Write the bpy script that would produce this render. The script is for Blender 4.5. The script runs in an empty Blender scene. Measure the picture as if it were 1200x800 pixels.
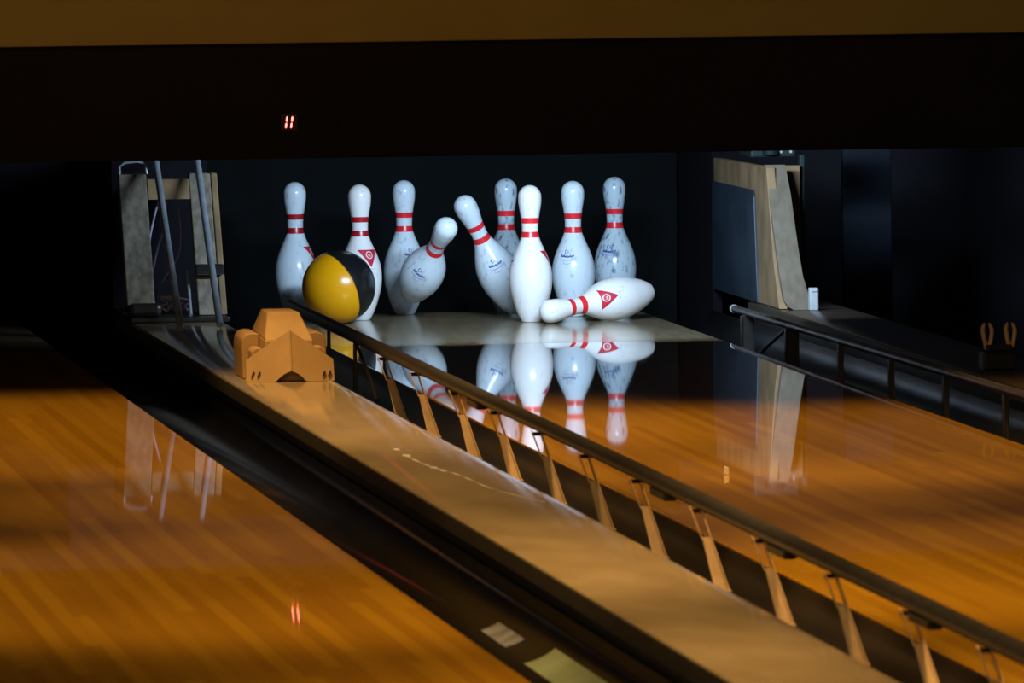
import bpy, bmesh, math, random
from mathutils import Vector, Matrix, Quaternion

random.seed(7)
scene = bpy.context.scene
col = scene.collection

# ------------------------------------------------------------------ camera
CAM = Vector((-3.0076, -24.0, 1.2866))
YAW, PITCH, ROLL, FPX = .1271, -.0546, -.0117, 10335.8
_cy, _sy, _cp, _sp = math.cos(YAW), math.sin(YAW), math.cos(PITCH), math.sin(PITCH)
FWD = Vector((_sy*_cp, _cy*_cp, _sp))
_r0 = Vector((_cy, -_sy, 0))
_u0 = _r0.cross(FWD)
RIGHT = _r0*math.cos(ROLL) + _u0*math.sin(ROLL)
UP = _u0*math.cos(ROLL) - _r0*math.sin(ROLL)
cd = bpy.data.cameras.new('camera')
cam = bpy.data.objects.new('camera', cd)
col.objects.link(cam)
m = Matrix((RIGHT, UP, -FWD)).transposed().to_4x4()
m.translation = CAM
cam.matrix_world = m
cd.sensor_width = 36.0
cd.lens = FPX*36/1200
cd.clip_end = 200
cd.clip_start = .5
cd.dof.use_dof = True
cd.dof.focus_distance = 24.3
cd.dof.aperture_fstop = 20
scene.camera = cam

# ------------------------------------------------------------------ colour management / world
vs = scene.view_settings
scene.display_settings.display_device = 'sRGB'
vs.view_transform = 'Standard'
vs.look = 'None'
vs.exposure = 0
vs.gamma = 1
vs.use_curve_mapping = False
w = bpy.data.worlds.new('dim_hall')
scene.world = w
w.use_nodes = True
bg = w.node_tree.nodes['Background']
bg.inputs[0].default_value = (.8, .8, 1.0, 1)
bg.inputs[1].default_value = .03

# ------------------------------------------------------------------ materials
def mat(name, color, rough=.5, metal=0., spec=.5, coat=0., emit=None, estr=0., noise=None, nscale=20., bump=0., bscale=60., stretch=None):
    """principled material with an optional procedural colour mottling and bump"""
    M = bpy.data.materials.new(name)
    M.use_nodes = True
    nt = M.node_tree
    b = nt.nodes['Principled BSDF']
    b.inputs['Base Color'].default_value = (*color, 1)
    b.inputs['Roughness'].default_value = rough
    b.inputs['Metallic'].default_value = metal
    b.inputs['Specular IOR Level'].default_value = spec
    b.inputs['Coat Weight'].default_value = coat
    b.inputs['Coat Roughness'].default_value = .05
    if emit:
        b.inputs['Emission Color'].default_value = (*emit, 1)
        b.inputs['Emission Strength'].default_value = estr
    tc = nt.nodes.new('ShaderNodeTexCoord')
    mp = nt.nodes.new('ShaderNodeMapping')
    nt.links.new(tc.outputs['Object'], mp.inputs[0])
    if stretch:
        mp.inputs['Scale'].default_value = stretch
    if noise:
        n = nt.nodes.new('ShaderNodeTexNoise')
        n.inputs['Scale'].default_value = nscale
        n.inputs['Detail'].default_value = 4
        nt.links.new(mp.outputs[0], n.inputs['Vector'])
        r = nt.nodes.new('ShaderNodeValToRGB')
        r.color_ramp.elements[0].position = .35
        r.color_ramp.elements[1].position = .65
        r.color_ramp.elements[0].color = (*noise, 1)
        r.color_ramp.elements[1].color = (*color, 1)
        nt.links.new(n.outputs['Fac'], r.inputs[0])
        nt.links.new(r.outputs[0], b.inputs['Base Color'])
    if bump:
        n2 = nt.nodes.new('ShaderNodeTexNoise')
        n2.inputs['Scale'].default_value = bscale
        n2.inputs['Detail'].default_value = 3
        nt.links.new(mp.outputs[0], n2.inputs['Vector'])
        bp = nt.nodes.new('ShaderNodeBump')
        bp.inputs['Strength'].default_value = bump
        bp.inputs['Distance'].default_value = .01
        nt.links.new(n2.outputs['Fac'], bp.inputs['Height'])
        nt.links.new(bp.outputs[0], b.inputs['Normal'])
    return M

def wood_lane(name, dark, mid, light, rough, seed):
    """narrow boards running along Y, each with its own tone and long grain"""
    M = bpy.data.materials.new(name)
    M.use_nodes = True
    nt = M.node_tree
    N, L = nt.nodes, nt.links
    b = N['Principled BSDF']
    tc = N.new('ShaderNodeTexCoord')
    sx = N.new('ShaderNodeSeparateXYZ'); L.new(tc.outputs['Object'], sx.inputs[0])
    dv = N.new('ShaderNodeMath'); dv.operation = 'DIVIDE'; dv.inputs[1].default_value = .02703
    L.new(sx.outputs['X'], dv.inputs[0])
    fl = N.new('ShaderNodeMath'); fl.operation = 'FLOOR'; L.new(dv.outputs[0], fl.inputs[0])
    # board lengths: offset per board, about 2.2 m each
    wn0 = N.new('ShaderNodeTexWhiteNoise'); wn0.noise_dimensions = '1D'; L.new(fl.outputs[0], wn0.inputs['W'])
    ml = N.new('ShaderNodeMath'); ml.operation = 'MULTIPLY_ADD'; ml.inputs[1].default_value = .45
    L.new(sx.outputs['Y'], ml.inputs[0]); L.new(wn0.outputs['Value'], ml.inputs[2])
    f2 = N.new('ShaderNodeMath'); f2.operation = 'FLOOR'; L.new(ml.outputs[0], f2.inputs[0])
    cb = N.new('ShaderNodeCombineXYZ'); L.new(fl.outputs[0], cb.inputs[0]); L.new(f2.outputs[0], cb.inputs[1])
    cb.inputs[2].default_value = seed
    wn = N.new('ShaderNodeTexWhiteNoise'); wn.noise_dimensions = '3D'; L.new(cb.outputs[0], wn.inputs['Vector'])
    # grain
    mp = N.new('ShaderNodeMapping'); mp.inputs['Scale'].default_value = (60, 1.2, 1)
    L.new(tc.outputs['Object'], mp.inputs[0])
    ns = N.new('ShaderNodeTexNoise'); ns.inputs['Scale'].default_value = 1.5; ns.inputs['Detail'].default_value = 4
    L.new(mp.outputs[0], ns.inputs['Vector'])
    mx = N.new('ShaderNodeMath'); mx.operation = 'MULTIPLY_ADD'; mx.inputs[1].default_value = .45
    L.new(ns.outputs['Fac'], mx.inputs[0])
    m5 = N.new('ShaderNodeMath'); m5.operation = 'MULTIPLY'; m5.inputs[1].default_value = .5
    L.new(wn.outputs['Value'], m5.inputs[0]); L.new(m5.outputs[0], mx.inputs[2])
    rp = N.new('ShaderNodeValToRGB')
    e = rp.color_ramp.elements
    e[0].position = .15; e[0].color = (*dark, 1)
    e[1].position = .85; e[1].color = (*light, 1)
    q = e.new(.5); q.color = (*mid, 1)
    L.new(mx.outputs[0], rp.inputs[0]); L.new(rp.outputs[0], b.inputs['Base Color'])
    b.inputs['Roughness'].default_value = rough
    b.inputs['Specular IOR Level'].default_value = .5
    return M

M_LANE = wood_lane('lacquered_maple', (.42, .195, .012), (.52, .258, .016), (.62, .325, .022), .022, 1.)
M_DECK = mat('pin_deck_laminate', (.30, .235, .14), .12, noise=(.22, .17, .10), nscale=3, stretch=(12, 1.2, 1))
M_GUT = mat('dark_gutter_plastic', (.0085, .0078, .0078), .34, noise=(.006, .0055, .006), nscale=5, bump=.08, bscale=4)
M_GUTGLOSS = mat('glossy_gutter_plastic', (.0075, .0068, .0066), .13, noise=(.005, .0045, .0045), nscale=5, bump=.03, bscale=3)
M_CAP = mat('divider_laminate', (.43, .33, .205), .12, noise=(.36, .27, .16), nscale=6, bump=.10, bscale=2.5, stretch=(2, .7, 1))
M_CAPEDGE = mat('divider_edge_trim', (.009, .008, .007), .45, noise=(.006, .0055, .005), nscale=9)
M_TRIM = mat('dark_olive_trim', (.055, .045, .024), .5, noise=(.04, .033, .018), nscale=9)
M_RAIL = mat('rail_paint', (.028, .025, .024), .40, noise=(.020, .018, .017), nscale=25)
M_RAILR = mat('worn_rail_paint', (.085, .07, .07), .38, noise=(.035, .03, .03), nscale=14)
M_STEEL = mat('bracket_steel', (.86, .58, .33), .42, metal=.0, noise=(.70, .46, .25), nscale=30)
M_DARKMETAL = mat('dark_bracket', (.02, .018, .016), .4, noise=(.012, .011, .01), nscale=30)
M_ORANGE = mat('tan_orange_plastic', (.57, .365, .165), .6, noise=(.50, .315, .14), nscale=14, bump=.03, bscale=90)
M_BLACK = mat('matt_black_board', (.0062, .0058, .0085), .9, spec=.15, noise=(.005, .0046, .007), nscale=8)
M_WALL = mat('dark_wall_paint', (.05, .05, .062), .9, spec=.1, noise=(.04, .04, .05), nscale=3)
M_MASK = mat('dark_mask_board', (.020, .0165, .022), .85, spec=.15, noise=(.017, .014, .019), nscale=5)
M_BROWN = mat('ochre_panel', (.45, .37, .105), .6, noise=(.41, .325, .085), nscale=2.2)
M_CURTAIN = mat('dark_blue_curtain', (.0036, .0054, .0062), .95, spec=.2, noise=(.0027, .0042, .0048), nscale=5, bump=.3, bscale=9)
M_PIT = mat('dark_pit_carpet', (.010, .012, .014), .95, noise=(.006, .007, .008), nscale=40)
M_CONC = mat('dark_subfloor', (.012, .011, .010), .8, noise=(.008, .007, .007), nscale=12)
M_WOODGREY = mat('weathered_grey_wood', (.29, .255, .19), .75, noise=(.15, .132, .095), nscale=4, stretch=(14, 14, 1.5))
M_WOODTAN = mat('tan_wood', (.34, .225, .115), .7, noise=(.20, .13, .065), nscale=4, stretch=(3, 3, 2))
M_WOODPALE = mat('pale_board_edge', (.215, .18, .13), .7, noise=(.165, .135, .095), nscale=5, stretch=(9, 9, 2))
M_BLUEPLATE = mat('blue_kick_plate', (.030, .052, .080), .45, noise=(.014, .026, .040), nscale=5)
M_TUBE = mat('grey_metal_tube', (.46, .52, .58), .38, metal=.25, noise=(.32, .37, .42), nscale=20)
M_CABLE = mat('grey_purple_cable', (.55, .42, .62), .5, noise=(.40, .30, .46), nscale=30)
M_BLUECABLE = mat('blue_cable', (.08, .24, .55), .5, noise=(.035, .09, .22), nscale=30)
M_CAPSHADE = mat('shaded_divider', (.070, .052, .036), .3, noise=(.045, .034, .024), nscale=6)  # shade over the right divider put into its colour
M_SHADOWPANEL = mat('dark_slate_panel', (.032, .042, .060), .85, spec=.2, noise=(.025, .034, .05), nscale=6)
M_TEAL = mat('teal_metal', (.012, .030, .032), .6, noise=(.008, .02, .022), nscale=12)
M_WHITEBOX = mat('white_plastic', (.62, .66, .70), .5, noise=(.50, .54, .58), nscale=20)
M_GREEN = mat('pale_green_reflection', (.17, .21, .13), .5, noise=(.13, .165, .10), nscale=9)  # tone of a gutter reflection, laid on as a patch
M_GREYPATCH = mat('pale_grey_reflection', (.16, .17, .20), .5, noise=(.07, .07, .085), nscale=15)  # pale blurred reflection in the gutter, painted as a patch
M_STREAK = mat('white_streak', (.75, .74, .76), .4, noise=(.55, .53, .53), nscale=60)
M_CHIP = mat('white_chip_plastic', (.95, .95, .93), .4, noise=(.85, .85, .84), nscale=60)
M_RED = mat('red_stripe_paint', (.82, .025, .035), .3, noise=(.70, .02, .03), nscale=40)
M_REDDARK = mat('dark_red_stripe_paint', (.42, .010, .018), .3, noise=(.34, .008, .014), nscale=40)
M_REDMARK = mat('red_print', (.60, .02, .05), .4, noise=(.50, .015, .04), nscale=60)
M_BLUEMARK = mat('blue_print', (.035, .06, .30), .45, noise=(.05, .09, .36), nscale=80)
M_PALEBLUE = mat('worn_blue_print', (.35, .40, .62), .45, noise=(.5, .54, .70), nscale=120)
M_WHITEMARK = mat('white_print', (.80, .80, .80), .4, noise=(.72, .72, .72), nscale=40)
M_LED = mat('led_red', (.3, .0, .0), .4, emit=(1.0, .10, .09), estr=8.0, noise=(.25, 0, 0), nscale=30)
M_HOUSING = mat('dark_red_lens', (.012, .002, .003), .3, noise=(.009, .002, .002), nscale=30)

def pin_mat(name, base, dirt, amount):
    """white pin plastic with dark ball scuffs of their own shape"""
    M = bpy.data.materials.new(name)
    M.use_nodes = True
    N, L = M.node_tree.nodes, M.node_tree.links
    b = N['Principled BSDF']
    b.inputs['Roughness'].default_value = .22
    b.inputs['Specular IOR Level'].default_value = .5
    tc = N.new('ShaderNodeTexCoord')
    mp = N.new('ShaderNodeMapping'); mp.inputs['Scale'].default_value = (1, 1, .45)
    mp.inputs['Rotation'].default_value = (.35, .2, 0)
    L.new(tc.outputs['Object'], mp.inputs[0])
    n = N.new('ShaderNodeTexNoise'); n.inputs['Scale'].default_value = 85; n.inputs['Detail'].default_value = 3
    n.inputs['Roughness'].default_value = .6
    L.new(mp.outputs[0], n.inputs['Vector'])
    n2 = N.new('ShaderNodeTexNoise'); n2.inputs['Scale'].default_value = 14; n2.inputs['Detail'].default_value = 2
    L.new(tc.outputs['Object'], n2.inputs['Vector'])
    ad = N.new('ShaderNodeMath'); ad.operation = 'MULTIPLY_ADD'; ad.inputs[1].default_value = .45
    L.new(n2.outputs['Fac'], ad.inputs[0]); L.new(n.outputs['Fac'], ad.inputs[2])
    r = N.new('ShaderNodeValToRGB')
    e = r.color_ramp.elements
    e[0].position = .80 - amount*.12; e[0].color = (*base, 1)
    e[1].position = .98 - amount*.12; e[1].color = (*dirt, 1)
    L.new(ad.outputs[0], r.inputs[0]); L.new(r.outputs[0], b.inputs['Base Color'])
    return M
M_PIN_CLEAN = pin_mat('clean_white_pin', (.80, .80, .80), (.62, .64, .70), -.2)
M_PIN_WORN_BLUELIT = pin_mat('worn_bluelit_pin', (.66, .76, .84), (.44, .50, .60), .18)  # bluer, dimmer light of the back row put into the base; specks are wear
M_PIN_DIRTY_BLUELIT = pin_mat('scuffed_bluelit_pin', (.50, .62, .70), (.14, .19, .28), .58)  # real scuffs; the bluish base also carries the dim back-row light

# ------------------------------------------------------------------ helpers
def link(name, bm, mats, parent=None, smooth=None, loc=None):
    me = bpy.data.meshes.new(name)
    bmesh.ops.recalc_face_normals(bm, faces=bm.faces)
    bm.to_mesh(me); bm.free()
    for q in (mats if isinstance(mats, (list, tuple)) else [mats]):
        me.materials.append(q)
    o = bpy.data.objects.new(name, me)
    col.objects.link(o)
    if smooth is not None:
        for p in me.polygons:
            p.use_smooth = True
        if smooth < 3:
            me.set_sharp_from_angle(angle=smooth)
    if parent:
        o.parent = parent
    if loc is not None:
        o.location = loc
    return o

def tag(o, label, cat, group=None):
    o['label'] = label
    o['category'] = cat
    if group:
        o['group'] = group
    return o

def struct(o):
    o['kind'] = 'structure'
    return o

def empty(name, loc, label, cat, group=None):
    o = bpy.data.objects.new(name, None)
    col.objects.link(o)
    o.empty_display_size = .05
    o.location = loc
    return tag(o, label, cat, group)

def bevel(bm, geom_faces, width, seg=2):
    if width <= 0:
        return
    edges = list({e for f in geom_faces for e in f.edges})
    bmesh.ops.bevel(bm, geom=edges, offset=width, segments=seg, profile=.5, affect='EDGES', clamp_overlap=True)

def add_box(bm, a, b, bev=0.0):
    """box between corners a and b"""
    t = bmesh.new()
    x0, y0, z0 = a; x1, y1, z1 = b
    v = [t.verts.new((x, y, z)) for x in (x0, x1) for y in (y0, y1) for z in (z0, z1)]
    for f in ((0, 1, 3, 2), (4, 6, 7, 5), (0, 4, 5, 1), (2, 3, 7, 6), (0, 2, 6, 4), (1, 5, 7, 3)):
        t.faces.new([v[i] for i in f])
    bmesh.ops.recalc_face_normals(t, faces=t.faces)
    if bev:
        bevel(t, t.faces[:], bev)
    merge(bm, t)

def merge(bm, t, mtx=None):
    if mtx:
        bmesh.ops.transform(t, matrix=mtx, verts=t.verts)
    mp = {}
    for v in t.verts:
        mp[v] = bm.verts.new(v.co)
    for f in t.faces:
        try:
            g = bm.faces.new([mp[v] for v in f.verts])
            g.material_index = f.material_index
        except ValueError:
            pass
    t.free()

def box(name, a, b, mt, parent=None, bev=.002):
    bm = bmesh.new()
    add_box(bm, a, b, bev)
    return link(name, bm, mt, parent, .3)

def hexa(bm, bottom, top, bev=0.):
    """solid from a bottom quad and a top quad, same winding"""
    t = bmesh.new()
    vb = [t.verts.new(p) for p in bottom]; vt = [t.verts.new(p) for p in top]
    n = len(vb)
    t.faces.new(vb[::-1]); t.faces.new(vt)
    for i in range(n):
        t.faces.new((vb[i], vb[(i+1) % n], vt[(i+1) % n], vt[i]))
    bmesh.ops.recalc_face_normals(t, faces=t.faces)
    if bev:
        bevel(t, t.faces[:], bev)
    merge(bm, t)

def prism_y(bm, prof, y0, y1, bev=0.):
    """closed xz outline extruded along y"""
    hexa(bm, [(x, y0, z) for x, z in prof], [(x, y1, z) for x, z in prof], bev)

def prism_x(bm, prof, x0, x1, bev=0.):
    hexa(bm, [(x0, y, z) for y, z in prof], [(x1, y, z) for y, z in prof], bev)

def catmull(pts, k=6):
    P = [Vector(p) for p in pts]
    out = []
    for i in range(len(P)-1):
        a = P[max(i-1, 0)]; b = P[i]; c = P[i+1]; d = P[min(i+2, len(P)-1)]
        for j in range(k):
            t = j/k
            out.append(.5*((2*b) + (c-a)*t + (2*a-5*b+4*c-d)*t*t + (3*b-a-3*c+d)*t**3))
    out.append(P[-1])
    return out

def add_tube(bm, pts, r, seg=12, caps=True):
    P = [Vector(p) for p in pts]
    rings = []
    ref = None
    for i, p in enumerate(P):
        d = (P[min(i+1, len(P)-1)] - P[max(i-1, 0)]).normalized()
        if ref is None:
            ref = d.orthogonal().normalized()
        ref = (ref - d*ref.dot(d)).normalized()
        s = d.cross(ref)
        rr = r[i] if isinstance(r, (list, tuple)) else r
        rings.append([bm.verts.new(p + (ref*math.cos(a) + s*math.sin(a))*rr) for a in (2*math.pi*j/seg for j in range(seg))])
    for a, b in zip(rings, rings[1:]):
        for j in range(seg):
            bm.faces.new((a[j], a[(j+1) % seg], b[(j+1) % seg], b[j]))
    if caps:
        bm.faces.new(rings[0][::-1]); bm.faces.new(rings[-1])

def tube(name, pts, r, mt, parent=None, seg=12):
    bm = bmesh.new()
    add_tube(bm, pts, r, seg)
    return link(name, bm, mt, parent, .9)

# ------------------------------------------------------------------ setting
LX = .527                      # half lane width
GW = .221                      # gutter width
CAPW = .271
PITCH_X = 2*LX + 2*GW + CAPW   # lane to lane
NEAR = -18.3

bm = bmesh.new(); add_box(bm, (-6, -26, -.32), (6, 4, -.30), 0)
struct(link('floor', bm, M_CONC))
bm = bmesh.new(); add_box(bm, (-6, 3.0, -.32), (6, 3.1, 3.6), 0)
struct(link('wall_back', bm, M_WALL))
bm = bmesh.new(); add_box(bm, (-6, -26, 3.6), (6, 4, 3.7), 0)
struct(link('ceiling', bm, M_BLACK))

# ------------------------------------------------------------------ lanes with their pin decks
def make_lane(cx, label, deck_back=.93):
    bm = bmesh.new()
    add_box(bm, (-LX, NEAR, -.10), (LX, -.76, 0), .0015)
    o = link('bowling_lane', bm, M_LANE, None, None, (cx, 0, 0))
    tag(o, label, 'bowling lane', 'bowling lanes')
    bm = bmesh.new()
    add_box(bm, (-LX, -.758, -.10), (LX, deck_back, 0), .0015)
    d = link('pin_deck', bm, M_DECK, o)
    d['label'] = 'tan pin deck under the pins'
    return o
make_lane(0, 'glossy orange-brown lane in front of the white pins, white chip standing on it')
make_lane(-PITCH_X, 'glossy orange-brown lane at lower left with nothing standing on it')

def make_gutter(xa, xb, label, mt=None, y0=NEAR, y1=.93):
    """round trough between two edges, with thin rolled lips"""
    bm = bmesh.new()
    n = 18
    hw = (xb-xa)/2 - .001; cx = (xa+xb)/2
    prof = [(cx - hw*math.cos(math.pi*i/n), -.004 - .082*math.sin(math.pi*i/n)**.8) for i in range(n+1)]
    under = [(cx - (hw-.0)*math.cos(math.pi*i/n), -.012 - .082*math.sin(math.pi*i/n)**.8) for i in range(n+1)]
    ys = [y0 + (y1-y0)*k/24 for k in range(25)]
    top = [[bm.verts.new((x, y, z)) for x, z in prof] for y in ys]
    bot = [[bm.verts.new((x, y, z-.004)) for x, z in under] for y in ys]
    for k in range(24):
        for i in range(n):
            bm.faces.new((top[k][i], top[k][i+1], top[k+1][i+1], top[k+1][i]))
            bm.faces.new((bot[k][i], bot[k+1][i], bot[k+1][i+1], bot[k][i+1]))
        for i in (0, n):
            bm.faces.new((top[k][i], top[k+1][i], bot[k+1][i], bot[k][i]))
    for k in (0, 24):
        for i in range(n):
            bm.faces.new((top[k][i], top[k][i+1], bot[k][i+1], bot[k][i]))
    o = link('gutter', bm, mt or M_GUT, None, .8)
    return tag(o, label, 'gutter', 'lane gutters')

XL0 = -LX - GW                 # right edge of left divider
XL1 = XL0 - CAPW               # its left edge
make_gutter(XL1 - GW, XL1, 'dark round gutter between the lower left lane and the tan divider', M_GUTGLOSS)
make_gutter(XL0, -LX, 'black gutter under the long dark rail, left of the pin lane')
make_gutter(LX, LX + GW, 'black gutter along the far right edge of the pin lane')

# ------------------------------------------------------------------ dividers
CAPZ = .05
def make_divider(xa, xb, name_label, mt=None, y1=.24, y0=NEAR):
    bm = bmesh.new()
    prof = [(xa+.006, CAPZ-.004), (xa+.010, CAPZ), (xb-.04, CAPZ), (xb-.018, CAPZ-.003), (xb-.006, CAPZ-.010), (xb-.001, CAPZ-.022), (xb-.002, CAPZ-.034), (xa+.006, CAPZ-.034)]
    prism_y(bm, prof, y0, y1)
    o = link('lane_divider', bm, mt or M_CAP, None, .9)
    tag(o, name_label, 'divider', 'lane dividers')
    bm = bmesh.new()
    add_box(bm, (xa+.006, y0, -.29), (xb-.006, y1, CAPZ-.0345), .001)
    link('support_box', bm, M_CAPEDGE, o, .3)
    bm = bmesh.new()
    add_box(bm, (xa+.0005, y0, CAPZ-.034), (xa+.0056, y1, CAPZ-.002), .0015)
    link('edge_trim', bm, M_TRIM, o, .3)
    return o
div = make_divider(XL1, XL0, 'long tan glossy divider running from the orange block to the foreground')
XR0 = LX + GW
divr = make_divider(XR0+.004, XR0 + .24, 'dim divider behind the far right rail', M_CAPSHADE)

# white streaks and dots raised on the left divider
bm = bmesh.new()
def strip(bm, pts, w0, z, th=.0006):
    P = catmull(pts, 5)
    n = len(P)
    L, R = [], []
    for i, p in enumerate(P):
        d = (P[min(i+1, n-1)]-P[max(i-1, 0)]).normalized()
        s = Vector((-d.y, d.x, 0))
        ww = w0*(.55+.45*math.sin(i*1.7))*(1-.6*i/n)
        L.append(bm.verts.new((p.x+s.x*ww, p.y+s.y*ww, z+th))); R.append(bm.verts.new((p.x-s.x*ww, p.y-s.y*ww, z+th)))
    for i in range(n-1):
        bm.faces.new((L[i], R[i], R[i+1], L[i+1]))
strip(bm, [(-.906, -5.80, 0), (-.905, -5.98, 0), (-.895, -6.18, 0), (-.875, -6.36, 0), (-.865, -6.55, 0), (-.853, -6.85, 0), (-.80, -7.2, 0)], .0042, CAPZ)
strip(bm, [(-.905, -5.62, 0), (-.88, -5.66, 0), (-.84, -5.72, 0), (-.81, -5.74, 0)], .002, CAPZ)
for (x, y, r) in ((-.906, -5.80, .0085), (-.905, -5.60, .007), (-.894, -6.18, .008), (-.886, -6.28, .006)):
    c = bm.verts.new((x, y, CAPZ+.0022))
    ring = [bm.verts.new((x+r*math.cos(a), y+3.2*r*math.sin(a), CAPZ+.0006)) for a in (2*math.pi*i/10 for i in range(10))]
    for i in range(10):
        bm.faces.new((c, ring[i], ring[(i+1) % 10]))
s = link('streak_mark', bm, M_STREAK, div, 3.2)
s['label'] = 'white streak'

# painted green and grey reflections in the near part of the left gutter
def gutter_reflection(name, ya, yb, i0, i1, mt, label):
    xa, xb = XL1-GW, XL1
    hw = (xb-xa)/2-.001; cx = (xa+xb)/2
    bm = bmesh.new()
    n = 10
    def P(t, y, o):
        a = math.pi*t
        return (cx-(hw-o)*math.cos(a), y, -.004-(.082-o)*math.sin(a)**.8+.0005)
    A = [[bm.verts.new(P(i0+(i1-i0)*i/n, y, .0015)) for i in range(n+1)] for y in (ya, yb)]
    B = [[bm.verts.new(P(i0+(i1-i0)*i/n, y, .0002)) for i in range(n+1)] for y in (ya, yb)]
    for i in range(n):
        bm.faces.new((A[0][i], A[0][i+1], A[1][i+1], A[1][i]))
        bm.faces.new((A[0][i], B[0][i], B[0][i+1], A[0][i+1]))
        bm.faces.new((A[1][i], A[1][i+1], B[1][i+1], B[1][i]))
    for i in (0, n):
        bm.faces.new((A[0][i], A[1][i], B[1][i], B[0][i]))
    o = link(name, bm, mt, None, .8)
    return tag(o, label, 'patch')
gutter_reflection('green_reflection', -9.15, -11.5, .60, .80, M_GREEN, 'pale green painted reflection in the dark gutter at the bottom edge')
gutter_reflection('grey_reflection', -8.50, -8.85, .62, .74, M_GREYPATCH, 'small pale grey painted reflection in the gutter just beyond the green one')

# ------------------------------------------------------------------ left bumper rail with its brackets
RX, RZ, RR = -.66, .127, .0155
rail = empty('bumper_rail', (RX, -6, 0), 'long dark raised bumper rail on steel brackets, left of the pin lane', 'bumper rail', 'bumper rails')
def rp(o):                     # keep world coordinates while parenting
    o.parent = rail
    o.matrix_parent_inverse = Matrix.Translation(-rail.location)
    return o
bm = bmesh.new()
add_tube(bm, [(RX, y, RZ) for y in (-18, -15, -12, -9, -6, -3, -1.06)], RR, 20)
rp(link('rail_tube', bm, M_RAIL, None, .9))
bm = bmesh.new(); add_tube(bm, [(RX, -1.062, RZ), (RX, -1.050, RZ), (RX, -1.044, RZ)], [.0163, .0163, .011], 20)
rp(link('end_cap', bm, M_DARKMETAL, None, .7))

def bracket_bm(x, y, zt, lean=.035, h=.15, w=.026):
    """tapered sheet channel: wide foot in the gutter, two narrow ears at the rail"""
    bm = bmesh.new()
    zb = zt-h
    # web plate facing -y (towards the camera), tapered from a wide foot to a slim waist
    def slab(x0b, x1b, x0t, x1t, za, zb_, yy0, yy1):
        f = -.055*(zt-za)/h
        hexa(bm, [(x0b, yy0+f, za), (x1b, yy0+f, za), (x1b, yy1+f, za), (x0b, yy1+f, za)],
             [(x0t, yy0-.055*(zt-zb_)/h, zb_), (x1t, yy0-.055*(zt-zb_)/h, zb_), (x1t, yy1-.055*(zt-zb_)/h, zb_), (x0t, yy1-.055*(zt-zb_)/h, zb_)], .0006)
    zm = zt-.054
    slab(x+lean-.0115, x+lean+.0115, x+lean*.35-.0065, x+lean*.35+.0065, zb, zm, y-.003, y+.001)
    # side flange, runs the whole height
    slab(x+lean+.013, x+lean+.016, x+.004, x+.007, zb, zt, y-.003, y+.022)
    # second, short ear
    slab(x+lean*.35-.0075, x+lean*.35-.0048, x-.014, x-.0115, zm-.004, zt, y-.003, y+.008)
    # foot
    add_box(bm, (x+lean-.016, y-.060, zb-.002), (x+lean+.018, y-.028, zb+.002), .0005)
    return bm
posts = [-3.24, -3.89, -4.65, -5.35, -6.06, -6.77, -7.49, -8.27, -9.0, -9.76, -10.49, -11.16, -12.3]
for y in posts:
    b_ = rp(link('bracket', bracket_bm(RX-.004, y, RZ-.012), M_STEEL, None, .3))
    bm = bmesh.new()
    add_tube(bm, [(RX-.016, y+.004, RZ-.020), (RX+.012, y+.004, RZ-.020)], .004, 8)
    k = link('bolt', bm, M_DARKMETAL, b_, .7)
# two dark stub posts and brace near the far end
for y in (-1.25, -2.0, -2.6):
    bm = bmesh.new()
    hexa(bm, [(RX-.006, y-.008, -.07), (RX+.006, y-.008, -.07), (RX+.006, y+.008, -.07), (RX-.006, y+.008, -.07)],
         [(RX-.004, y-.006, RZ-.012), (RX+.004, y-.006, RZ-.012), (RX+.004, y+.006, RZ-.012), (RX-.004, y+.006, RZ-.012)], .001)
    o = rp(link('stub_post', bm, M_DARKMETAL, None, .3)); o['label'] = 'dark stub post'
bm = bmesh.new(); add_tube(bm, [(RX, -2.62, RZ-.014), (RX-.004, -2.9, .06), (RX-.004, -3.1, .0)], .0045, 8)
rp(link('brace', bm, M_DARKMETAL, None, .9))
for y in (-7.75, -9.15, -10.55, -4.95):
    bm = bmesh.new()
    add_box(bm, (RX-.013, y-.16, RZ-.028), (RX+.013, y+.02, RZ-.010), .004)
    rp(link('rail_clamp', bm, M_DARKMETAL, None, .3))

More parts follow.
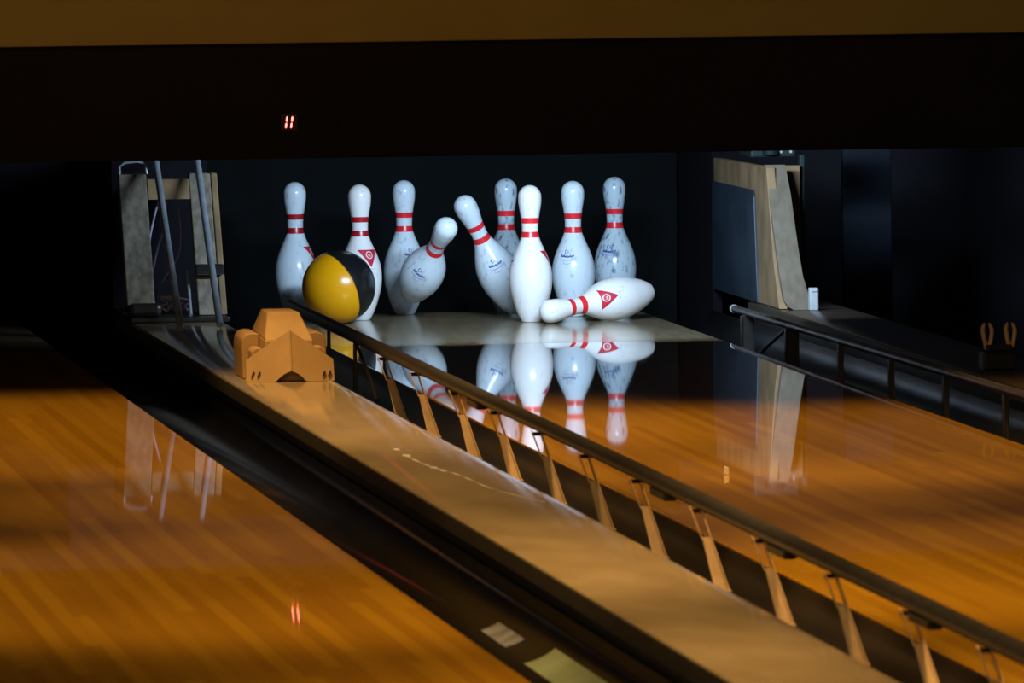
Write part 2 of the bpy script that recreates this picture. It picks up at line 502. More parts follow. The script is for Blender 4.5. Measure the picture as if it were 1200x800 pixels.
# ------------------------------------------------------------------ right bumper rail (lowered)
RX2 = .66
railr = empty('bumper_rail', (RX2, -3, 0), 'dim lowered bumper rail with pale worn edge at far right', 'bumper rail', 'bumper rails')
def rq(o):
    o.parent = railr
    o.matrix_parent_inverse = Matrix.Translation(-railr.location)
    return o
def rz(y):
    return .049 + (-.1-y)*.0035
bm = bmesh.new(); add_tube(bm, [(RX2, y, rz(y)) for y in (-18, -14, -10, -6, -4, -2, -.12)], .0105, 16)
rq(link('rail_tube', bm, M_RAILR, None, .9))
bm = bmesh.new(); add_tube(bm, [(RX2, -.122, rz(-.1)), (RX2, -.105, rz(-.1)), (RX2, -.10, rz(-.1))], [.0115, .0115, .008], 16)
o = rq(link('end_cap', bm, M_WHITEBOX, None, .7)); o['label'] = 'pale end cap'
for i, y in enumerate((-.36, -1.12, -1.90, -2.66, -3.42, -4.2, -5.0)):
    bm = bmesh.new()
    wd = .017 if i < 2 else .006
    hexa(bm, [(RX2-wd, y-.004, -.080), (RX2+wd, y-.004, -.080), (RX2+wd, y+.004, -.080), (RX2-wd, y+.004, -.080)],
         [(RX2-wd, y-.004, rz(y)-.006), (RX2+wd, y-.004, rz(y)-.006), (RX2+wd, y+.004, rz(y)-.006), (RX2-wd, y+.004, rz(y)-.006)], .001)
    hexa(bm, [(RX2-wd-.003, y-.01, -.080), (RX2-wd, y-.01, -.080), (RX2-wd, y+.012, -.080), (RX2-wd-.003, y+.012, -.080)],
         [(RX2-wd-.003, y-.01, rz(y)-.008), (RX2-wd, y-.01, rz(y)-.008), (RX2-wd, y+.012, rz(y)-.008), (RX2-wd-.003, y+.012, rz(y)-.008)], .0006)
    rq(link('bracket', bm, M_DARKMETAL if i < 2 else M_RAILR, None, .3))
bm = bmesh.new(); add_tube(bm, [(RX2+.0, -1.02, rz(-1)-.012), (RX2-.02, -.80, -.02), (RX2-.03, -.70, -.055)], .005, 8)
rq(link('brace', bm, M_DARKMETAL, None, .9))

# ------------------------------------------------------------------ tan-orange block on the divider
def make_block():
    base = Vector((-.872, -3.11, CAPZ+.0006))
    root = empty('divider_end_block', base, 'tan-orange moulded plastic block sitting on the far end of the tan divider', 'block')
    # front nose: two planes folded along a centre crease, arch cut out at the bottom
    bm = bmesh.new()
    n = 12
    def arch(x):
        t = abs(x)/.036
        return 0.0 if t >= 1 else .026*(1-t*t)**.8*(1-.25*t)
    def ztop(x):
        t = abs(x)/.106
        return .122-(.122-.052)*t*1.02
    xs = [-.106+.212*i/(2*n) for i in range(2*n+1)]
    fr, bk = [], []
    for lay, off in ((fr, 0), (bk, .010)):
        for x in xs:
            yb = -.030*(1-abs(x)/.106)+off
            yt = -.012*(1-abs(x)/.106)+.012+off
            a = arch(x)
            lay.append((bm.verts.new((x*1.0, yb, a)), bm.verts.new((x*.985, yt, ztop(x)))))
    for i in range(2*n):
        for lay in (fr, bk):
            bm.faces.new((lay[i][0], lay[i+1][0], lay[i+1][1], lay[i][1]))
        bm.faces.new((fr[i][1], fr[i+1][1], bk[i+1][1], bk[i][1]))
        bm.faces.new((fr[i][0], bk[i][0], bk[i+1][0], fr[i+1][0]))
    for i in (0, 2*n):
        bm.faces.new((fr[i][0], fr[i][1], bk[i][1], bk[i][0]))
    nose = link('front_plate', bm, M_ORANGE, root, .3)
    # slots low at both corners
    for sx in (-1, 1):
        for k in range(2):
            x = sx*(.078+.014*k)
            bm = bmesh.new()
            y = -.030*(1-abs(x)/.106)
            hexa(bm, [(x-.002, y-.0012, .012), (x+.002, y-.0012, .012), (x+.002, y+.003, .012), (x-.002, y+.003, .012)],
                 [(x+.003, y+.0007, .024), (x+.007, y+.0007, .024), (x+.007, y+.005, .024), (x+.003, y+.005, .024)])
            link('slot', bm, M_DARKMETAL, nose)
    # crease rib
    bm = bmesh.new(); add_tube(bm, [(0, -.031, .028), (0, -.001, .120)], .0022, 8)
    link('crease_rib', bm, M_ORANGE, nose, .9)
    # hump: sloped trapezoid rising behind the nose
    bm = bmesh.new()
    hexa(bm, [(-.062, .014, .0), (.062, .014, .0), (.066, .40, 0), (-.066, .40, 0)],
         [(-.058, .020, .098), (.058, .020, .098), (.056, .36, .105), (-.056, .36, .105)], .003)
    hexa(bm, [(-.058, .022, .098), (.058, .022, .098), (.056, .36, .104), (-.056, .36, .104)],
         [(-.038, .150, .158), (.038, .150, .158), (.036, .32, .158), (-.036, .32, .158)], .004)
    link('hump', bm, M_ORANGE, root, .3)
    # side wings with rounded shoulders
    for sx in (-1, 1):
        bm = bmesh.new()
        prof = [(sx*.061, 0.), (sx*.061, .108), (sx*.078, .110), (sx*.092, .106), (sx*.100, .095), (sx*.102, .075), (sx*.100, .0)]
        if sx < 0:
            prof = prof[::-1]
        prism_y(bm, prof, .135, .34, .003)
        link('side_wing', bm, M_ORANGE, root, .3)
        bm = bmesh.new()
        prof = [(sx*.0635, 0.), (sx*.0635, .078), (sx*.080, .080), (sx*.089, .070), (sx*.090, 0)]
        if sx < 0:
            prof = prof[::-1]
        prism_y(bm, prof, .028, .120, .003)
        link('inner_rib', bm, M_ORANGE, root, .3)
    return root
make_block()

# ------------------------------------------------------------------ two-pronged bracket on the right divider
root = empty('pronged_bracket', (.83, -3.2, CAPZ), 'small dark bracket with two upright prongs on the far right divider', 'bracket')
bm = bmesh.new()
add_box(bm, (-.044, -.02, 0), (.036, .05, .045), .006)
add_box(bm, (-.036, -.012, .045), (.028, .03, .062), .004)
link('base_block', bm, M_DARKMETAL, root, .3)
for x in (-.030, .026):
    for d in (-.009, .009):
        bm = bmesh.new()
        add_tube(bm, catmull([(x+d*.4, .0, .055), (x+d, .0, .08), (x+d*1.2, .004, .098), (x+d*.6, .01, .113)], 4), [.0055]*9+[.005, .0045, .0035, .002], 8)
        link('prong', bm, M_STEEL, root, .9)

# ------------------------------------------------------------------ kickbacks
def lean(z, k=.27):            # the front edge comes forward towards the floor
    return -k*(.45-z)/.40
def post(x0, x1, z0, z1, d, mt, name, parent, bow=0., bev=.003, y_off=0.):
    bm = bmesh.new()
    prof = []
    hexa(bm, [(x0, lean(z0)+y_off, z0), (x1, lean(z0)+y_off, z0), (x1, lean(z0)+d+y_off, z0), (x0, lean(z0)+d+y_off, z0)],
         [(x0, lean(z1)+y_off, z1), (x1, lean(z1)+y_off, z1), (x1, lean(z1)+d+y_off, z1), (x0, lean(z1)+d+y_off, z1)], bev)
    return link(name, bm, mt, parent, .3)

kl = empty('kickback_stand', (0, 0, 0), 'open grey wooden kickback frame between the lanes, left of the pins', 'kickback frame')
post(-1.018, -.943, .09, .440, .06, M_WOODGREY, 'post', kl)
post(-.826, -.768, .066, .440, .05, M_WOODGREY, 'post', kl)
post(-.766, -.749, .066, .440, .09, M_WOODTAN, 'edge_strip', kl)
post(-.942, -.827, .372, .426, .04, M_WOODTAN, 'crossbar', kl)
post(-.828, -.752, .172, .200, .03, M_DARKMETAL, 'lower_crossbar', kl, y_off=-.032)
bm = bmesh.new(); add_box(bm, (-1.017, .25, -.1), (-.752, .28, .50), .002); link('back_panel', bm, M_BLACK, kl, .3)
bm = bmesh.new(); add_box(bm, (-.764, .30, -.1), (-.751, 1.55, .50), .002); link('side_panel', bm, M_BLACK, kl, .3)
bm = bmesh.new(); add_box(bm, (-1.018, -.34, .0505), (-.750, .24, .064), .004); link('shelf', bm, M_DARKMETAL, kl, .3)
bm = bmesh.new()
add_box(bm, (-1.017, -.30, .0645), (-.93, -.15, .10), .012)
link('motor_box', bm, M_DARKMETAL, kl, .3)
bm = bmesh.new(); add_tube(bm, [(-1.015, .0, .441), (-1.015, .0, .462), (-1.0, .0, .472), (-.965, .0, .475), (-.945, .0, .468), (-.94, .0, .441)], .004, 8)
link('handle', bm, M_TUBE, kl, .9)

# inclined tubes in front of the frame
t1 = tube('metal_tube', [(-.917, .02, .50), (-.9230, -.42, .27), (-.929, -.845, .0605)], .0095, M_TUBE)
tag(t1, 'slanted grey metal tube crossing the middle of the kickback frame', 'tube', 'slanted tubes before the frame')
t2 = tube('metal_tube', [(-.803, .02, .50), (-.806, -.33, .27), (-.809, -.67, .0605)], .0095, M_TUBE)
tag(t2, 'slanted bright grey metal tube before the post nearest the pins', 'tube', 'slanted tubes before the frame')
t3 = tube('metal_rod', [(-.842, -.10, .18), (-.852, -.30, .068)], .0045, M_TUBE)
tag(t3, 'thin short metal rod between the two slanted tubes', 'rod')

# cables hanging in the frame
NC = [0]
def cable(pts, mt, label, r=.0032):
    NC[0] += 1
    pts = [(x, y+.009*(NC[0]-4), z+.0005) for x, y, z in pts]
    o = tube('cable', catmull(pts, 7), r, mt, None, 8)
    return tag(o, label, 'cable', 'cables in the kickback frame')
cable([(-.905, .06, .37), (-.92, .05, .32), (-.935, .04, .25), (-.938, .02, .17), (-.93, 0, .10), (-.915, -.05, .08), (-.90, -.08, .069)], M_CABLE, 'purple-grey cable curving down beside the broad grey post')
cable([(-.882, .08, .37), (-.89, .06, .30), (-.915, .04, .22), (-.93, .02, .15), (-.925, 0, .09), (-.88, -.05, .08), (-.86, -.07, .069)], M_CABLE, 'purple-grey cable crossing the middle of the frame opening')
cable([(-.85, .08, .34), (-.846, .07, .27), (-.857, .05, .21), (-.89, .03, .16), (-.925, 0, .10), (-.935, -.03, .08), (-.928, -.06, .069)], M_CABLE, 'thin purple-grey cable bowing towards the post beside the pins')
cable([(-.872, .03, .16), (-.89, .02, .145), (-.91, .0, .125), (-.925, -.02, .09), (-.92, -.06, .08), (-.905, -.08, .069)], M_BLUECABLE, 'short blue cable low in the frame opening', .0042)
for k in range(4):
    a = .022*k
    cable([(-.918+a*.5, -.03, .105), (-.90+a, -.05, .095), (-.895+a, -.07, .09), (-.91+a, -.08, .08), (-.922+a*1.3, -.075, .068)], M_CABLE,
          'purple-grey cable loop in the tangle at the bottom of the frame', .0028)

# right kickback: tan side board with a blue plate, pale slanting front edge
kr = empty('kickback_board', (.765, 0, 0), 'tan kickback board with dark blue plate, right of the pins', 'kickback')
def kk(o):
    o.parent = kr
    o.matrix_parent_inverse = Matrix.Translation(-kr.location)
    return o
bm = bmesh.new()
prof = [(-.235, .052), (-.14, .18), (-.03, .432), (.93, .428), (.95, .052)]
hexa(bm, [(.766, y, z) for y, z in prof], [(.790, y, z) for y, z in prof], .002)
kk(link('side_board', bm, M_WOODTAN, None, .3))
bm = bmesh.new()
prof = [(.165, .345), (.185, .362), (.93, .362), (.945, .053), (.11, .053), (.12, .1)]
hexa(bm, [(.7600, y, z) for y, z in prof], [(.7668, y, z) for y, z in prof], .0012)
kk(link('kick_plate', bm, M_BLUEPLATE, None, .3))
bm = bmesh.new()
add_box(bm, (.764, .951, -.10), (.79, 1.62, .47), .002)
kk(link('rear_board', bm, M_BLACK, None, .3))
bm = bmesh.new()
# front edge board with a slightly bowed outline
Z = [.0508, .06, .078, .14, .21, .28, .36, .438]
L0 = [.800, .785, .776, .772, .771, .769, .768, .767]
R0 = [.862, .860, .848, .836, .832, .830, .828, .822]
ringA = [bm.verts.new((L0[i], lean(Z[i])-.004, Z[i])) for i in range(8)]
ringB = [bm.verts.new((R0[i], lean(Z[i])-.004, Z[i])) for i in range(8)]
ringC = [bm.verts.new((L0[i], lean(Z[i])+.022, Z[i])) for i in range(8)]
ringD = [bm.verts.new((R0[i], lean(Z[i])+.022, Z[i])) for i in range(8)]
for i in range(7):
    bm.faces.new((ringA[i], ringB[i], ringB[i+1], ringA[i+1])); bm.faces.new((ringD[i], ringC[i], ringC[i+1], ringD[i+1]))
    bm.faces.new((ringC[i], ringA[i], ringA[i+1], ringC[i+1])); bm.faces.new((ringB[i], ringD[i], ringD[i+1], ringB[i+1]))
bm.faces.new((ringA[0], ringC[0], ringD[0], ringB[0])); bm.faces.new((ringA[7], ringB[7], ringD[7], ringC[7]))
kk(link('front_edge', bm, M_WOODPALE, None, .7))
bm = bmesh.new()
add_box(bm, (.834, .10, .0508), (.882, .14, .432), .003)
kk(link('rear_post', bm, M_WOODTAN, None, .3))
bm = bmesh.new()
add_box(bm, (.885, .13, .0508), (.90, .16, .46), .003)
kk(link('corner_trim', bm, M_TEAL, None, .3))

tr = empty('teal_beam', (.85, .55, .455), 'dark teal metal beam on top of the kickback board, right of the pins', 'beam')
bm = bmesh.new(); add_box(bm, (-.055, -.12, -.012), (.075, .10, .05), .006); link('beam_body', bm, M_TEAL, tr, .3)
bm = bmesh.new(); add_tube(bm, [(.0, -.13, -.004), (.0, -.13, .03)], [.022, .028], 14); link('cup', bm, M_TEAL, tr, .7)
for x in (.03, .058):
    bm = bmesh.new(); add_tube(bm, [(x, -.126, .004), (x, -.116, .004)], .004, 10); link('bolt', bm, M_WHITEBOX, tr, .7)

bm = bmesh.new(); add_box(bm, (.838, -.315, CAPZ+.0004), (.862, -.285, CAPZ+.062), .003)
add_box(bm, (.842, -.318, CAPZ+.052), (.858, -.314, CAPZ+.058), .0008)
tag(link('white_box', bm, M_WHITEBOX, None, .3), 'small white box standing on the divider beside the pale kickback edge', 'box')

bm = bmesh.new()
prof = [(1.238, .44), (1.238, -.28), (1.39, -.28), (1.39, .44)]
add_box(bm, (1.248, 1.58, -.28), (1.392, 1.62, .5), .004)
tag(link('blue_panel', bm, M_SHADOWPANEL, None, .3), 'dark blue upright panel in the shadows to the right of the kickback board', 'panel')

# ------------------------------------------------------------------ pit: curtain and floor
bm = bmesh.new()
n = 60
for lay in (0, 1):
    pass
F, B = [], []
for i in range(n+1):
    x = -.745 + 1.495*i/n
    dy = .006*math.sin(i*.9)+.004*math.sin(i*2.3+1)
    F.append([bm.verts.new((x, 1.56+dy+(.03 if z < .2 else 0)*(.2-z)/.3, z)) for z in (-.1, .1, .2, .205, .45, .62)])
    B.append([bm.verts.new((x, 1.572+dy+(.03 if z < .2 else 0)*(.2-z)/.3, z)) for z in (-.1, .1, .2, .205, .45, .62)])
for i in range(n):
    for j in range(5):
        bm.faces.new((F[i][j], F[i+1][j], F[i+1][j+1], F[i][j+1])); bm.faces.new((B[i][j], B[i][j+1], B[i+1][j+1], B[i+1][j]))
    bm.faces.new((F[i][0], B[i][0], B[i+1][0], F[i+1][0])); bm.faces.new((F[i][5], F[i+1][5], B[i+1][5], B[i][5]))
for i in (0, n):
    for j in range(5):
        bm.faces.new((F[i][j], F[i][j+1], B[i][j+1], B[i][j]))
tag(link('pit_curtain', bm, M_CURTAIN, None, .9), 'dark blue-black curtain hanging behind the pins', 'curtain')
bm = bmesh.new(); add_box(bm, (-.737, .94, -.16), (.762, 1.70, -.12), .003)
tag(link('pit_carpet', bm, M_PIT, None, .3), 'dark carpet in the pit behind the pin deck', 'carpet')
# neighbouring pit, left lane
bm = bmesh.new(); add_box(bm, (-2.6, 1.5, -.2), (-1.05, 1.54, .7), .003)
tag(link('pit_curtain', bm, M_BLACK, None, .3), 'black curtain closing the pit of the empty lower left lane', 'curtain')

# ------------------------------------------------------------------ masking unit above the pins
my = -1.70
mk = empty('masking_unit', (0, my, .82), 'long black masking board with ochre panel above, spanning over the pins', 'masking unit')
def mm(o):
    o.parent = mk
    o.matrix_parent_inverse = Matrix.Translation(-mk.location)
    return o
bm = bmesh.new(); add_box(bm, (-3.0, my, .534), (3.0, my+.03, .90), .003)
mm(link('lower_board', bm, M_MASK, None, .3))
bm = bmesh.new(); add_box(bm, (-3.0, my-.05, .828), (3.0, my-.002, 1.70), .004)
mm(link('upper_panel', bm, M_BROWN, None, .3))['label'] = 'ochre-brown upper panel'
bm = bmesh.new(); add_box(bm, (-3.0, my+.032, .552), (3.0, -1.075, .560), .001)
mm(link('added_lamp_shield', bm, M_BLACK, None, .3))  # unseen plate added to keep the lamp's light off the lane
bm = bmesh.new(); add_box(bm, (-3.0, -1.40, .562), (3.0, -1.38, 1.70), .001)
mm(link('lamp_back_board', bm, M_BLACK, None, .3))
for x, z in ((-.738, .70), (-.59, .70), (-.587, .61)):
    bm = bmesh.new(); add_tube(bm, [(x, my-.002, z), (x, my+.004, z)], .0025, 10)
    mm(link('screw', bm, M_RAIL, None, .7))

# number display: two red figure-one digits
dsp = empty('number_display', (-.7229, my, .6265), 'small red glowing number 11 on the black masking board', 'display')
bm = bmesh.new(); add_box(bm, (-.022, -.006, -.022), (.022, -.0008, .022), .001)
link('lens', bm, M_HOUSING, dsp, .3)
for x in (-.0062, .0072):
    d = None
    bm = bmesh.new()
    for (z0, z1, sx) in ((.0010, .0150, 0), (-.0150, -.0010, -.0008)):
        t = .0022
        pts = [(-t, z0+.0025), (0, z0), (t, z0+.0025), (t, z1-.0025), (0, z1), (-t, z1-.0025)]
        sh = lambda z: z*.10
        hexa(bm, [(x+a+sh(c)+sx, -.0075, c) for a, c in pts], [(x+a+sh(c)+sx, -.0062, c) for a, c in pts])
    link('digit', bm, M_LED, dsp)

# ------------------------------------------------------------------ pins
IN = .0254
KEY = [(0, .0), (.0, 1.00), (.12, 1.08), (.75, 1.414), (1.5, 1.72), (2.25, 1.953), (3.375, 2.255), (4.5, 2.383), (5.2, 2.36), (5.875, 2.2815), (6.6, 2.09), (7.25, 1.8515), (8.0, 1.52),
       (8.625, 1.236), (9.0, 1.09), (9.375, .9825), (10, .8985), (10.875, .935), (11.75, 1.047), (12.625, 1.203), (13.1, 1.258), (13.5, 1.2735), (13.73, 1.2735)]
def prof_interp(z):
    k = [(a*IN, b*IN) for a, b in KEY[1:]]
    H = 15*IN; R = 1.2735*IN
    zc = 13.727*IN
    if z >= zc:
        return math.sqrt(max(R*R-(z-zc)**2, 0))
    for i in range(len(k)-1):
        if k[i][0] <= z <= k[i+1][0]:
            a = k[max(i-1, 0)]; b = k[i]; c = k[i+1]; d = k[min(i+2, len(k)-1)]
            h = c[0]-b[0]
            if h <= 0:
                return c[1]
            t = (z-b[0])/h
            m0 = ((c[1]-a[1])/(c[0]-a[0]) if c[0] > a[0] else 0)*h
            m1 = ((d[1]-b[1])/(d[0]-b[0]) if d[0] > b[0] else 0)*h
            return (2*t**3-3*t*t+1)*b[1]+(t**3-2*t*t+t)*m0+(-2*t**3+3*t*t)*c[1]+(t**3-t*t)*m1
    return k[-1][1]
B1, B2, B3, B4 = .2350, .2515, .2745, .2900
def pin_mesh(name, body, stripe):
    zs = sorted(set([0.0, .0015, .004] + [.008+.008*i for i in range(44) if .008+.008*i < .345] + [B1, B2, B3, B4]
                + [(13.727+1.273*math.sin(a))*IN for a in (math.pi/2*i/14 for i in range(15))]))
    bm = bmesh.new()
    S = 40
    rings = []
    for z in zs:
        r = prof_interp(z)
        if r < 1e-4:
            rings.append([bm.verts.new((0, 0, z))])
        else:
            rings.append([bm.verts.new((r*math.cos(2*math.pi*j/S), r*math.sin(2*math.pi*j/S), z)) for j in range(S)])
    bm.faces.new(rings[0][::-1])
    for i in range(len(zs)-1):
        zm = (zs[i]+zs[i+1])/2
        mi = 1 if (B1 < zm < B2 or B3 < zm < B4) else 0
        a, b = rings[i], rings[i+1]
        for j in range(S):
            if len(b) == 1:
                f = bm.faces.new((a[j], a[(j+1) % S], b[0]))
            else:
                f = bm.faces.new((a[j], a[(j+1) % S], b[(j+1) % S], b[j]))
            f.material_index = mi
    me = bpy.data.meshes.new(name)
    bmesh.ops.recalc_face_normals(bm, faces=bm.faces)
    bm.to_mesh(me); bm.free()
    me.materials.append(body); me.materials.append(stripe)
    for p in me.polygons:
        p.use_smooth = True
    me.set_sharp_from_angle(angle=1.2)
    return me

def on_pin(u, v, a0, off):
    r0 = prof_interp(v)
    r = r0+off
    a = a0+u/r0
    return (r*math.cos(a), r*math.sin(a), v)
def decal_quad(bm, rows, a0, off, k=6, mi=0):
    """rows: list of (v, u_left, u_right)"""
    V = [[bm.verts.new(on_pin(ul+(ur-ul)*j/k, v, a0, off)) for j in range(k+1)] for v, ul, ur in rows]
    for i in range(len(V)-1):
        for j in range(k):
            f = bm.faces.new((V[i][j], V[i][j+1], V[i+1][j+1], V[i+1][j]))
            f.material_index = mi
def decal_stroke(bm, pts, w, a0, off=.0005, mi=0):
    n = len(pts)
    L, R = [], []
    for i in range(n):
        p = pts[i]; a = pts[max(i-1, 0)]; b = pts[min(i+1, n-1)]
        dx, dy = b[0]-a[0], b[1]-a[1]
        l = math.hypot(dx, dy) or 1
        L.append(bm.verts.new(on_pin(p[0]-dy/l*w, p[1]+dx/l*w, a0, off)))
        R.append(bm.verts.new(on_pin(p[0]+dy/l*w, p[1]-dx/l*w, a0, off)))
    for i in range(n-1):
        f = bm.faces.new((L[i], R[i], R[i+1], L[i+1])); f.material_index = mi

def logo_mesh(a0):
    """blue crown-like loop, worn lettering, a thinner line and a faint arc below"""
    bm = bmesh.new()
    zc = .170
    # crown loop
    loop = [(-.0035+.0035*math.cos(t), zc+.0135+.0048*math.sin(t)) for t in [math.radians(x) for x in range(60, 330, 18)]]
    decal_stroke(bm, loop, .0010, a0)
    decal_stroke(bm, [(.001, zc+.0175), (.0022, zc+.014), (.0018, zc+.0095)], .0008, a0)
    # lettering: slanted strokes on a sagging baseline
    for i, h in enumerate((.0065, .0050, .0068, .0048, .0062, .0046, .0058, .0046, .0052)):
        u = -.0185+.0045*i
        v = zc-.003+.0028*abs(math.sin((i-4)*.25))
        decal_stroke(bm, [(u, v), (u+.0012, v+h*.5), (u+.0018, v+h)], .0015, a0)
        if i < 8:
            decal_stroke(bm, [(u+.0002, v+(.0004 if i % 2 else h*.75)), (u+.0024, v+.0016), (u+.0045, v+(h*.6 if i % 2 else .0004))], .0012, a0)
    # second line
    decal_quad(bm, [(zc-.0112, -.0135, .0145), (zc-.0086, -.0135, .0150)], a0, .0005, 8, 1)
    for i in range(7):
        u = -.012+.004*i
        decal_stroke(bm, [(u, zc-.0112), (u+.0006, zc-.0088)], .0006, a0, .0008)
    # faint arc
    arc = [(.0135*math.cos(t), zc-.0120+.0095*math.sin(t)) for t in [math.radians(x) for x in range(200, 345, 14)]]
    decal_stroke(bm, arc, .0008, a0, .0005, 1)
    decal_stroke(bm, [(-.004, zc-.019), (0, zc-.0205), (.004, zc-.019)], .0008, a0, .0005, 1)
    me = bpy.data.meshes.new('printed_logo')
    bm.to_mesh(me); bm.free()
    me.materials.append(M_BLUEMARK); me.materials.append(M_PALEBLUE)
    return me
def emblem_mesh(a0):
    """red triangle standing on its point with a white ring and red bars"""
    bm = bmesh.new()
    zc = .177
    H, W = .048, .031
    rows = [(zc-H*.55+H*i/8, -W*i/8-.0005, W*i/8+.0005) for i in range(9)]
    decal_quad(bm, rows, a0, .0005, 8, 0)
    ring = [(.0095*math.cos(t), zc+.007+.0095*math.sin(t)) for t in [math.radians(x) for x in range(0, 361, 24)]]
    decal_stroke(bm, ring, .0013, a0, .0009, 1)
    decal_stroke(bm, [(-.004, zc+.009), (-.001, zc+.002), (.001, zc+.008), (.004, zc+.003)], .0012, a0, .0009, 1)
    decal_quad(bm, [(zc-H*.55-.0065, -.011, .011), (zc-H*.55-.0048, -.011, .011)], a0, .0005, 6, 2)
    me = bpy.data.meshes.new('printed_emblem')
    bm.to_mesh(me); bm.free()
    me.materials.append(M_REDMARK); me.materials.append(M_WHITEMARK); me.materials.append(M_PALEBLUE)
    return me
MESH = {'clean': pin_mesh('pin_body_clean', M_PIN_CLEAN, M_RED), 'worn': pin_mesh('pin_body_worn_bluelit', M_PIN_WORN_BLUELIT, M_RED),
        'dirty': pin_mesh('pin_body_scuffed_bluelit', M_PIN_DIRTY_BLUELIT, M_RED), 'dark': pin_mesh('pin_body_dark_bands', M_PIN_WORN_BLUELIT, M_REDDARK),
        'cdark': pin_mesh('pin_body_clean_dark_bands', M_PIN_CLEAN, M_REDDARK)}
LOGO = logo_mesh(0.0)
EMB = emblem_mesh(math.radians(170))

def local_frame(ax):
    return Vector((0, 0, 1)).rotation_difference(ax)
def make_pin(kind, xy, axis, spin, label, lift=0., at_z=None):
    """spin: angle of the printed logo round the pin, 0 = towards the camera, positive = to the camera's right"""
    a = Vector(axis).normalized()
    q = local_frame(a)
    # direction to the camera expressed in the pin's own frame
    view = (q.inverted() @ (-FWD))
    base_ang = math.atan2(view.y, view.x)
    R = q.to_matrix().to_4x4() @ Matrix.Rotation(base_ang+math.radians(spin), 4, 'Z')
    low = min((R @ Vector((prof_interp(z)*math.cos(t), prof_interp(z)*math.sin(t), z))).z
              for z in [i*.381/60 for i in range(61)] for t in [2*math.pi*j/48 for j in range(48)])
    o = bpy.data.objects.new('bowling_pin', MESH[kind])
    col.objects.link(o)
    M = Matrix.Translation((xy[0], xy[1], -low+.0004+lift if at_z is None else at_z)) @ R
    o.matrix_world = M
    tag(o, label, 'bowling pin', 'bowling pins')
    for nm, me in (('printed_logo', LOGO), ('printed_emblem', EMB)):
        c = bpy.data.objects.new(nm, me)
        col.objects.link(c)
        c.parent = o
    return o
S = .3048; RW = S*math.sqrt(3)/2
up = (0, 0, 1)
def camaxis(r, u, t):
    return RIGHT*r + UP*u - FWD*t
YB, YM, YF = 3*RW+.06, 2*RW+.06, RW+.06
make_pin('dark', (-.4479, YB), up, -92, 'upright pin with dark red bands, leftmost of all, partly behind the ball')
make_pin('worn', (-.1367, YB), up, 24, 'upright pin behind the airborne pin that tips to the right')
make_pin('dirty', (.1551, YB), up, -10, 'upright greyish pin half hidden behind the left-tipped pin and the whitest pin')
make_pin('dirty', (.4668, YB), up, -20, 'upright heavily scuffed pin, farthest right of the standing pins')
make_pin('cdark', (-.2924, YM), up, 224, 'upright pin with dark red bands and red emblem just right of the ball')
make_pin('worn', (.3114, YM), up, -20, 'upright pin with blue logo between the whitest and the scuffed pin')
make_pin('clean', (.1549, YF), up, -86, 'brightest white upright pin in front, head of the fallen pin at its foot')
make_pin('worn', (-.1404, .674), camaxis(.29, .53, .797), -8, 'pin knocked into the air, tipped to the right in front of an upright pin', 0, .0626)
make_pin('worn', (.160, .66), camaxis(-.42, .83, .37), 2, 'pin leaning left beside the whitest pin', .004)
make_pin('clean', (.494, .37), (-.86, -.49, -.115), 198, 'fallen pin lying on its side across the deck, head to the left')

# ------------------------------------------------------------------ ball
bm = bmesh.new()
bmesh.ops.create_uvsphere(bm, u_segments=64, v_segments=40, radius=.1025)
M = bpy.data.materials.new('two_tone_ball')
M.use_nodes = True
N, L = M.node_tree.nodes, M.node_tree.links
b = N['Principled BSDF']
b.inputs['Roughness'].default_value = .25
tc = N.new('ShaderNodeTexCoord')
dt = N.new('ShaderNodeVectorMath'); dt.operation = 'DOT_PRODUCT'
pole = (RIGHT*(-.776) + UP*(-.398) - FWD*.489).normalized()
dt.inputs[1].default_value = pole
L.new(tc.outputs['Object'], dt.inputs[0])
ns = N.new('ShaderNodeTexNoise'); ns.inputs['Scale'].default_value = 30; ns.inputs['Detail'].default_value = 2
L.new(tc.outputs['Object'], ns.inputs['Vector'])
ad = N.new('ShaderNodeMath'); ad.operation = 'MULTIPLY_ADD'; ad.inputs[1].default_value = .004; L.new(ns.outputs['Fac'], ad.inputs[0]); L.new(dt.outputs['Value'], ad.inputs[2])
gt = N.new('ShaderNodeMapRange'); gt.inputs['From Min'].default_value = .0077; gt.inputs['From Max'].default_value = .0117
L.new(ad.outputs[0], gt.inputs['Value'])
rp_ = N.new('ShaderNodeValToRGB'); rp_.color_ramp.elements[0].color = (.80, .36, .004, 1); rp_.color_ramp.elements[1].color = (.70, .31, .003, 1)
L.new(ns.outputs['Fac'], rp_.inputs[0])
mx = N.new('ShaderNodeMix'); mx.data_type = 'RGBA'
mx.inputs[6].default_value = (.008, .009, .010, 1)
L.new(gt.outputs[0], mx.inputs[0]); L.new(rp_.outputs[0], mx.inputs[7]); L.new(mx.outputs[2], b.inputs['Base Color'])
ball = link('bowling_ball', bm, M, None, 3.2, (-.3719, .42, .1028))
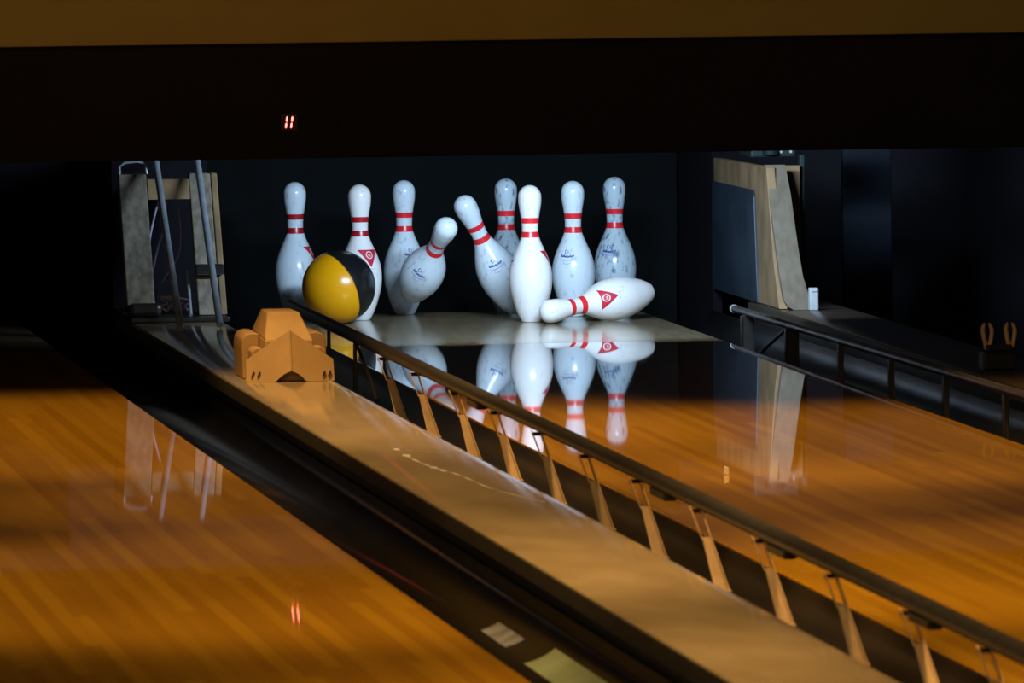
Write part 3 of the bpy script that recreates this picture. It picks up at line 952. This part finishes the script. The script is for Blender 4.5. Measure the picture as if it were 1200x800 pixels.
tag(ball, 'yellow and black bowling ball rolling on the pin deck before the leftmost pins', 'bowling ball')

# small white chip on the lane
bm = bmesh.new()
hexa(bm, [(-.006, -.004, 0), (.006, -.003, 0), (.005, .004, 0), (-.005, .003, 0)], [(-.004, -.002, .017), (.006, -.001, .015), (.004, .003, .014), (-.003, .002, .018)], .001)
tag(link('white_chip', bm, M_CHIP, None, .3, (-.241, -5.848, 0.0003)), 'tiny white chip standing alone on the glossy pin lane', 'chip')

# ------------------------------------------------------------------ lights
def area(name, loc, target, sx, sy, power, color, spread=math.pi):
    l = bpy.data.lights.new(name, 'AREA')
    l.shape = 'RECTANGLE'; l.size = sx; l.size_y = sy; l.energy = power; l.color = color; l.spread = spread
    o = bpy.data.objects.new(name, l)
    col.objects.link(o)
    o.location = loc
    o.rotation_euler = (Vector(target)-Vector(loc)).to_track_quat('-Z', 'Y').to_euler()
    return o
def spot(name, loc, target, power, color, size, blend, rad=.1):
    l = bpy.data.lights.new(name, 'SPOT')
    l.energy = power; l.color = color; l.spot_size = size; l.spot_blend = blend; l.shadow_soft_size = rad
    o = bpy.data.objects.new(name, l)
    col.objects.link(o)
    o.location = loc
    o.rotation_euler = (Vector(target)-Vector(loc)).to_track_quat('-Z', 'Y').to_euler()
    return o
# pin lamp tube behind the masking unit, shielded towards the lane
area('pin_lamp', (.14, -1.17, .72), (.18, .6, .14), .6, .07, 20, (.60, .79, 1.0), math.radians(120))
# warm house lights above the lanes
WARM = (1.0, .60, .21)
for k, (x, y, e, sz, bl) in enumerate(((-1.45, -4.1, 560, 55, .6), (.2, -4.9, 480, 52, .65), (-.8, -6.3, 420, 48, .9), (-1.5, -8.4, 420, 48, .7), (.15, -8.45, 500, 48, .7),
                                       (-.8, -9.6, 330, 46, 1.), (-.7, -11.4, 520, 52, .8), (-.7, -13.4, 400, 60, .7))):
    spot('house_lamp', (x, y, 3.45), (x, y, 0), e*1.12, WARM, math.radians(sz), bl)
area('hall_glow', (-3.2, -14, 3.3), (-.5, -2, .9), 3.0, 1.0, 95, (1.0, .70, .28))
